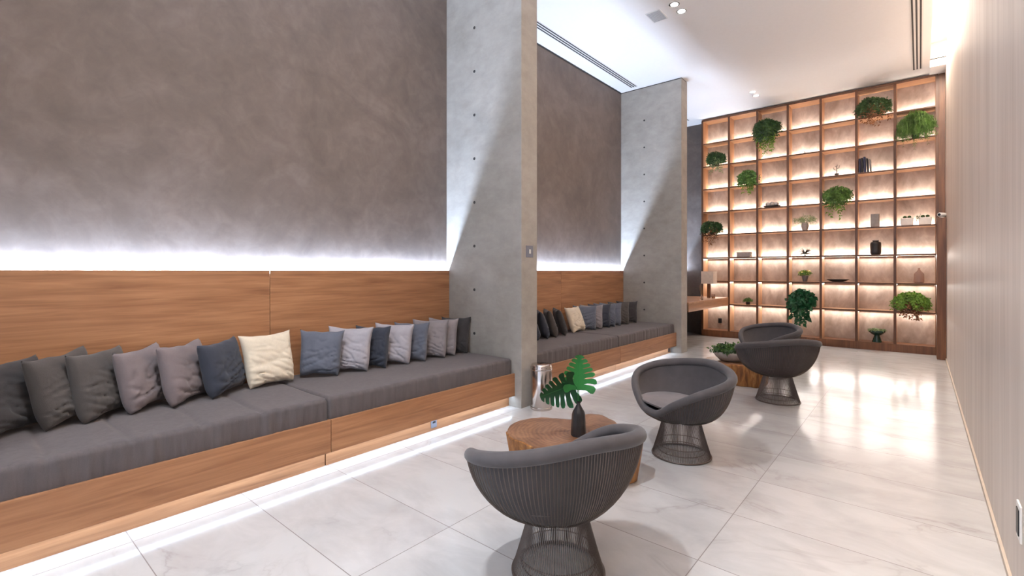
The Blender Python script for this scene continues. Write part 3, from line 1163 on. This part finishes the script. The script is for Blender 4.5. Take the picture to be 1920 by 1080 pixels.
# oak filler board and low pilaster at the right wall
o = bx(0, .09, 0, .34, 0, 2.76).build('filler_board', M['walnut'], loc=(.268, 12.15, 2.57))
tag(o, 'upright brown oak board between the shelving and the right wall, above the low post', 'board')
o = bx(0, .125, 0, .54, 0, 2.56).build('oak_post', M['walnut'], bevel=.003, loc=(.232, 11.58, 0))
tag(o, 'brown oak post against the right wall, carrying the white security camera', 'post')
t = thing('security_camera', 'small white bullet security camera on top of the oak post', 'camera', (.30, 11.62, 2.56))
MB().lathe([(.035, 0), (.035, .012), (.014, .016), (.014, .04)], 20).build('mount', M['white'], t, smooth=40)
Rm = Matrix.Rotation(PI / 2, 4, 'X') @ Matrix.Rotation(0.0, 4, 'Y')
m = MB().lathe([(.030, -.10), (.036, -.09), (.036, .06), (.033, .065)], 24)
m.v = [(x, -z, y + .055) for (x, y, z) in m.v]
bdy = m.build('camera_body', M['white'], t, smooth=40, rotz=math.radians(-35))
m = MB().lathe([(.024, .0), (.024, .01), (.012, .013)], 20)
m.v = [(x, -z - .062, y + .055) for (x, y, z) in m.v]
m.build('camera_lens', M['black'], bdy, smooth=40)


def shelf_pos(col, z, dx=0.0, y=12.26):
    return (SH_X0 + step * (col + .5) + dx, y, SZ[z] + .016)


def pot(t, r=.07, h=.12, mat=None, y=0):
    MB().lathe([(r * .72, 0), (r * .75, .004), (r, h), (r * .9, h), (r * .88, h * .85)], 24).build('pot', mat or M['pot_dark'], t, smooth=40)


HP = 'trailing plants on the backlit shelving'


def hang(col, zi, label, greens, n, R, rise, drop, leaf, wide, seed, dx=0, tips=None, tip_n=0, tdrop=.3, sx=1.0, gap=0, thin=.0013, td=None):
    t = thing('trailing_plant', label, 'plant', shelf_pos(col, zi, dx, 12.22), 0, HP)
    pot(t, .075, .11)
    leafy('foliage', GREEN[greens], t, seed, n, R, rise, drop, leaf, wide, 13, front=-.095, z0=.10, sx=sx, gap=gap, thin=thin)
    if tips:
        leafy('hanging_shoots', GREEN[tips], t, seed + 50, tip_n, R * .85, rise * .5, tdrop, leaf * 1.1, wide * 1.1, 16, front=-.095,
              z0=.06, ang=(PI * 1.12, PI * 1.88), sx=sx, gap=.25)
    return t


hang(2, 7, 'bushy fern trailing two cells down, highest plant on the left half of the shelving', 'dark', 300, .25, .18, .46, .055, .42, 11, -.12, 'lime', 60, .62)
hang(5, 7, 'round dark bush with rusty trailing tips, highest plant on the shelving', 'dark', 260, .27, .24, .26, .05, .5, 12, -.04, 'rust', 26, .42)
hang(6, 6, 'wide grassy dome plant beside the right end of the shelving', 'fern', 520, .30, .38, .42, .030, .3, 13, .0, 'fern', 18, .45, thin=.0026)
hang(0, 6, 'round fern with sparse trailing stems in the leftmost column, upper one', 'dark', 260, .19, .20, .20, .045, .45, 14, -.0, 'palm', 22, .44)
hang(1, 5, 'lime-tipped fern in the second column of the shelving', 'fern', 240, .19, .22, .30, .05, .45, 15, .11, 'lime', 26, .40)
hang(4, 4, 'leggy green fern hanging in the fifth column of the shelving', 'fern', 170, .22, .20, .36, .055, .45, 16, -.02, 'lime', 16, .52)
hang(0, 3, 'dark bush with reddish hanging shoots in the leftmost column, lower one', 'dark', 260, .21, .20, .20, .05, .5, 17, -.10, 'rust', 22, .38)
hang(6, 0, 'bright lime-green bush over the lowest right cells', 'lime', 280, .26, .27, .22, .05, .5, 18, -.07, 'rust', 34, .30)
hang(3, 0, 'big dark green pothos hanging behind the farthest chair', 'deep', 95, .22, .24, .36, .095, .75, 19, -.06, 'deep', 18, .52, gap=.35)

# palm in a vase
t = thing('potted_palm', 'thin-leaved palm in a grey vase in the fourth column', 'plant', shelf_pos(3, 3))
MB().lathe([(.05, 0), (.052, .004), (.075, .10), (.06, .15), (.065, .17), (.055, .165)], 24).build('pot', M['pot_grey'], t, smooth=40)
leafy('fronds', GREEN['palm'], t, 31, 26, .24, .16, .17, .05, .22, 12, z0=.17, origin_r=.03)
t = thing('potted_flower', 'small yellow-green flowering plant in a tapered grey pot', 'plant', shelf_pos(3, 1))
MB().lathe([(.04, 0), (.042, .004), (.07, .13), (.062, .13), (.06, .11)], 24).build('pot', M['book_grey'], t, smooth=40)
leafy('leaves', GREEN['lime'], t, 32, 30, .10, .12, .02, .045, .5, 5, z0=.12, origin_r=.03)
leafy('flowers', simple('yellow_petals', (206, 190, 110), .6), t, 33, 10, .12, .14, .0, .03, .9, 4, z0=.12, origin_r=.03)
t = thing('potted_plant', 'tiny round green plant in a dark pot, low in the second column', 'plant', shelf_pos(1, 0, .08))
MB().lathe([(.04, 0), (.042, .004), (.05, .06), (.045, .06)], 20).build('pot', M['black_ceramic'], t, smooth=40)
leafy('leaves', GREEN['fern'], t, 34, 60, .075, .09, .03, .03, .5, 5, z0=.06, origin_r=.03)
t = thing('goblet_planter', 'dark green goblet planter in the bottom row of the shelving', 'planter', (SH_X0 + step * 5.5 + .02, 12.25, .156))
MB().lathe([(.082, 0), (.082, .006), (.048, .12), (.045, .135), (.09, .16), (.135, .20), (.14, .235), (.128, .235), (.12, .215)], 36).build('goblet', M['pot_green'], t, smooth=40)
leafy('leaves', GREEN['palm'], t, 35, 40, .10, .03, .0, .03, .6, 4, z0=.225, origin_r=.08)

# objects on shelves
t = thing('stone_tray', 'pale rough stones on a low dark tray in the third column', 'ornament', shelf_pos(2, 4, -.03))
MB().lathe([(.10, 0), (.17, .02), (.175, .035), (.15, .03)], 30).build('tray', M['pot_dark'], t, smooth=40)
for k, (x, z, r) in enumerate(((-.08, .07, .055), (.0, .075, .06), (.085, .07, .05))):
    m = MB().lathe([(r * math.sin(a), -r * math.cos(a)) for a in [PI * i / 8 for i in range(9)]], 14, cap=False)
    m.v = [tuple(Vector(v) * (1 + .25 * noise.noise(Vector(v) * 20 + Vector((k, 0, 0)))) + Vector((x, 0, z))) for v in m.v]
    m.build('stone', M['pot_grey'], t, smooth=60)
o = MB()
o.tube([(-.10, 0, .012), (-.03, 0, .016), (0, 0, .03), (.05, 0, .02), (.11, 0, .01)], .006, 6)
o.tube([(0, 0, .02), (.0, 0, .07)], .006, 6)
o.tube([(0, 0, .05), (.02, 0, .075)], .004, 6)
o.lathe([(.03, 0), (.03, .012)], 16)
o = o.build('twig_ornament', M['black'], smooth=40, loc=shelf_pos(3, 6, -.01))
tag(o, 'thin dark twig ornament lying flat on a high shelf in the fourth column', 'ornament')
t = thing('branch_figurine', 'small branching figurine on a dark block, left of the books', 'ornament', shelf_pos(4, 5, -.04))
MB().lathe([(.04, 0), (.04, .05), (.036, .055)], 20).build('block_base', M['pot_dark'], t, smooth=40)
m = MB()
m.tube([(0, 0, .05), (0, 0, .16), (.01, 0, .24)], .007, 6)
m.tube([(0, 0, .12), (-.05, 0, .15), (-.06, 0, .19)], .006, 6)
m.tube([(0, 0, .15), (.04, 0, .17), (.045, 0, .22)], .006, 6)
m.tube([(0, 0, .19), (-.03, 0, .22)], .005, 6)
m.build('branches', M['pot_dark'], t, smooth=40)

bx0 = SH_X0 + step * 5 + .034
bks = [('book_navy', .034, .30, 'tall navy book against the upright, first of the leaning row'), ('book_black', .028, .31, 'black book second in the leaning row'),
       ('book_navy', .036, .33, 'thickest navy book, third in the leaning row'), ('book_black', .026, .29, 'slim black book fourth in the leaning row'),
       ('book_grey', .024, .27, 'grey book at the right end of the leaning row')]
x = bx0
for i, (mt, th_, h, lab) in enumerate(bks):
    t = thing('book', lab, 'book', (x + th_ / 2, 12.20, SZ[5] + .017), 0, 'dark books in the sixth column')
    t.rotation_euler = (0, -math.radians(0.3 + 1.0 * i), 0)
    bx(-th_ / 2, th_ / 2, -.0, .20, 0, h).build('cover', M[mt], t, bevel=.002)
    bx(-th_ / 2 + .003, th_ / 2 - .003, .004, .196, .004, h + .0015).build('pages', M['paper'], t)
    x += th_ + .010 + .004 * i

o = bx(-.072, .072, -.05, .05, 0, .27).build('ceramic_block_vase', M['pot_grey'], bevel=.012, loc=shelf_pos(5, 3, -.01))
tag(o, 'plain pale rectangular vase above the dark jar in the sixth column', 'vase')
for k, (dx, lab) in enumerate(((-.13, 'left white square pot with two small cactus balls'), (.14, 'right white square pot with cactus balls and a trailing sprig'))):
    t = thing('square_pot', lab, 'planter', shelf_pos(6, 3, dx), 0, 'white square pots in the rightmost column')
    m = MB().box(-.098, .098, -.07, .07, 0, .145)
    m.v = [(x_ * (1 if z_ > .1 else .93), y_, z_) for (x_, y_, z_) in m.v]
    m.build('pot', M['pot_white'], t, bevel=.008)
    for sx_ in (-.032, .036):
        MB().lathe([(.03 * math.sin(a), .165 - .03 * math.cos(a)) for a in [PI * i / 8 + .01 for i in range(8)]] + [(.001, .195)], 16, sx_, 0, 0,
                   mod=lambda a, z: 1 + .08 * math.cos(8 * a)).build('cactus', GREEN['dark'], t, smooth=60)
    if k:
        leafy('sprig', GREEN['dark'], t, 77, 4, .12, .05, .1, .025, .5, 8, z0=.145, ang=(PI * .95, PI * 1.05), front=-.07)
t = thing('ribbed_jar', 'dark ribbed jar in the sixth column at the middle shelf', 'vase', shelf_pos(5, 2, -.0))
MB().lathe([(.07, 0), (.082, .01), (.09, .05), (.09, .22), (.082, .25), (.05, .265), (.046, .275)], 48, mod=lambda a, z: 1 + .02 * math.cos(16 * a)).build('jar_body', M['pot_dark'], t, smooth=50)
MB().lathe([(.05, .275), (.054, .28), (.054, .292), (.03, .296)], 24).build('neck_ring', M['book_grey'], t, smooth=40)
o = bx(-.15, .15, -.08, .08, 0, .115).build('storage_box', M['pot_grey'], bevel=.004, loc=shelf_pos(1, 2, .0))
tag(o, 'low grey-brown box in the second column at the middle shelf', 'box')
m = MB()
rnd = random.Random(5)
for k in range(34):
    v = Vector((rnd.uniform(-1, 1), rnd.uniform(-1, 1), rnd.uniform(-.5, 1))).normalized()
    m.tube([(0, 0, .06), Vector((0, 0, .06)) + v * .13 * (1 if v.z > -.3 else .4)], [.010, .0035], 5)
m.lathe([(.02 * math.sin(a) + .001, .06 - .02 * math.cos(a)) for a in [PI * i / 6 for i in range(7)]], 12)
m.lathe([(.03, 0), (.012, .01), (.006, .045)], 12)
o = m.build('spiky_ornament', M['pot_dark'], smooth=30, loc=shelf_pos(3, 2))
tag(o, 'dark spiky star ornament in the fourth column at the middle shelf', 'ornament')
t = thing('glass_bottle', 'empty glass bottle with narrow neck in the rightmost column', 'bottle', shelf_pos(6, 1, .05))
MB().lathe([(.07, 0), (.08, .01), (.08, .15), (.075, .18), (.03, .235), (.018, .26), (.018, .29), (.014, .29), (.014, .262), (.026, .232), (.07, .178), (.075, .15), (.075, .015), (.0, .01)], 36, cap=False).build('bottle_body', M['glass'], t, smooth=40)
t = thing('shallow_bowl', 'long low dark bowl in the fifth column, third shelf from the floor', 'bowl', shelf_pos(4, 1, -.02))
m = MB().lathe([(.10, 0), (.11, .004), (.20, .05), (.205, .056), (.195, .054), (.10, .012)], 40)
m.v = [(x_, y_ * .5, z_) for (x_, y_, z_) in m.v]
m.build('bowl', M['pot_dark'], t, smooth=40)

# ------------------------------------------------------------------ ceiling fittings, switches
DS = ['downlight above the seating area, nearer of the first pair', 'downlight above the nearest chairs']
labs = ['recessed downlight above the nearest chair, front one of its pair', 'recessed downlight above the nearest chair, rear one of its pair',
        'bright recessed downlight beside the square grille, upper of the pair', 'bright recessed downlight beside the square grille, lower of the pair',
        'recessed downlight before the shelving, upper of the pair', 'recessed downlight before the shelving, lower of the pair',
        'recessed downlight behind the camera']
em = NT('lamp_glow')
em.b.inputs['Emission Color'].default_value = (1, .96, .92, 1)
em.b.inputs['Emission Strength'].default_value = 30
for (x, y), lab in zip(DOWN, labs):
    t = thing('downlight', lab, 'ceiling light', (x, y, CEIL), 0, 'recessed ceiling downlights')
    MB().lathe([(.072, -.004), (.072, 0), (.056, 0), (.052, -.004)], 28, cap=False).build('trim_ring', M['white'], t)
    MB().lathe([(.05, -.006), (.05, -.001)], 24).build('lens', em.m, t)

for k, (x, y0, y1, lab) in enumerate(((-4.45, -.2, 4.2, 'slotted air diffuser over the nearest bench'), (-4.45, 4.7, 9.1, 'long slotted air diffuser over the bench beyond the first divider'),
                                      (-4.45, 9.62, 12.0, 'slotted air diffuser beyond the second divider'), (-.04, 1.5, 11.72, 'slotted air diffuser beside the right wall'))):
    t = thing('linear_diffuser', lab, 'air vent', (x, y0, CEIL), 0, 'slotted ceiling air diffusers')
    L = y1 - y0
    bx(-.075, .075, 0, L, -.004, -.0005).build('frame', M['white'], t)
    for s in (-.048, 0, .048):
        bx(s - .011, s + .011, .02, L - .02, -.006, -.0042).build('slot', M['gap'], t)
t = thing('ceiling_grille', 'small square grey grille in the ceiling beside two downlights', 'vent', (-2.96, 6.78, CEIL))
bx(-.11, .11, -.16, .16, -.006, -.0005).build('frame', M['white'], t)
for k in range(9):
    bx(-.095, .095, -.14 + k * .032, -.122 + k * .032, -.010, -.0062).build('louvre', M['grille'], t)

t = thing('wall_switch', 'square grey switch plate on the end face of the first divider', 'switch', (COLX, 4.47, 1.83))
bx(.0, .008, -.065, .065, -.07, .07).build('plate', M['grey_plastic'], t, bevel=.003)
bx(.008, .012, -.014, .014, -.025, .025).build('button', M['white'], t, bevel=.001)
t = thing('wall_socket', 'dark socket plate low on the right wall near the camera', 'socket', (RX, 3.27, .42))
bx(-.008, .0, -.055, .055, -.085, .085).build('plate', M['white'], t, bevel=.002)
bx(-.012, -.008, -.032, .032, -.06, .06).build('insert', M['black'], t, bevel=.001)
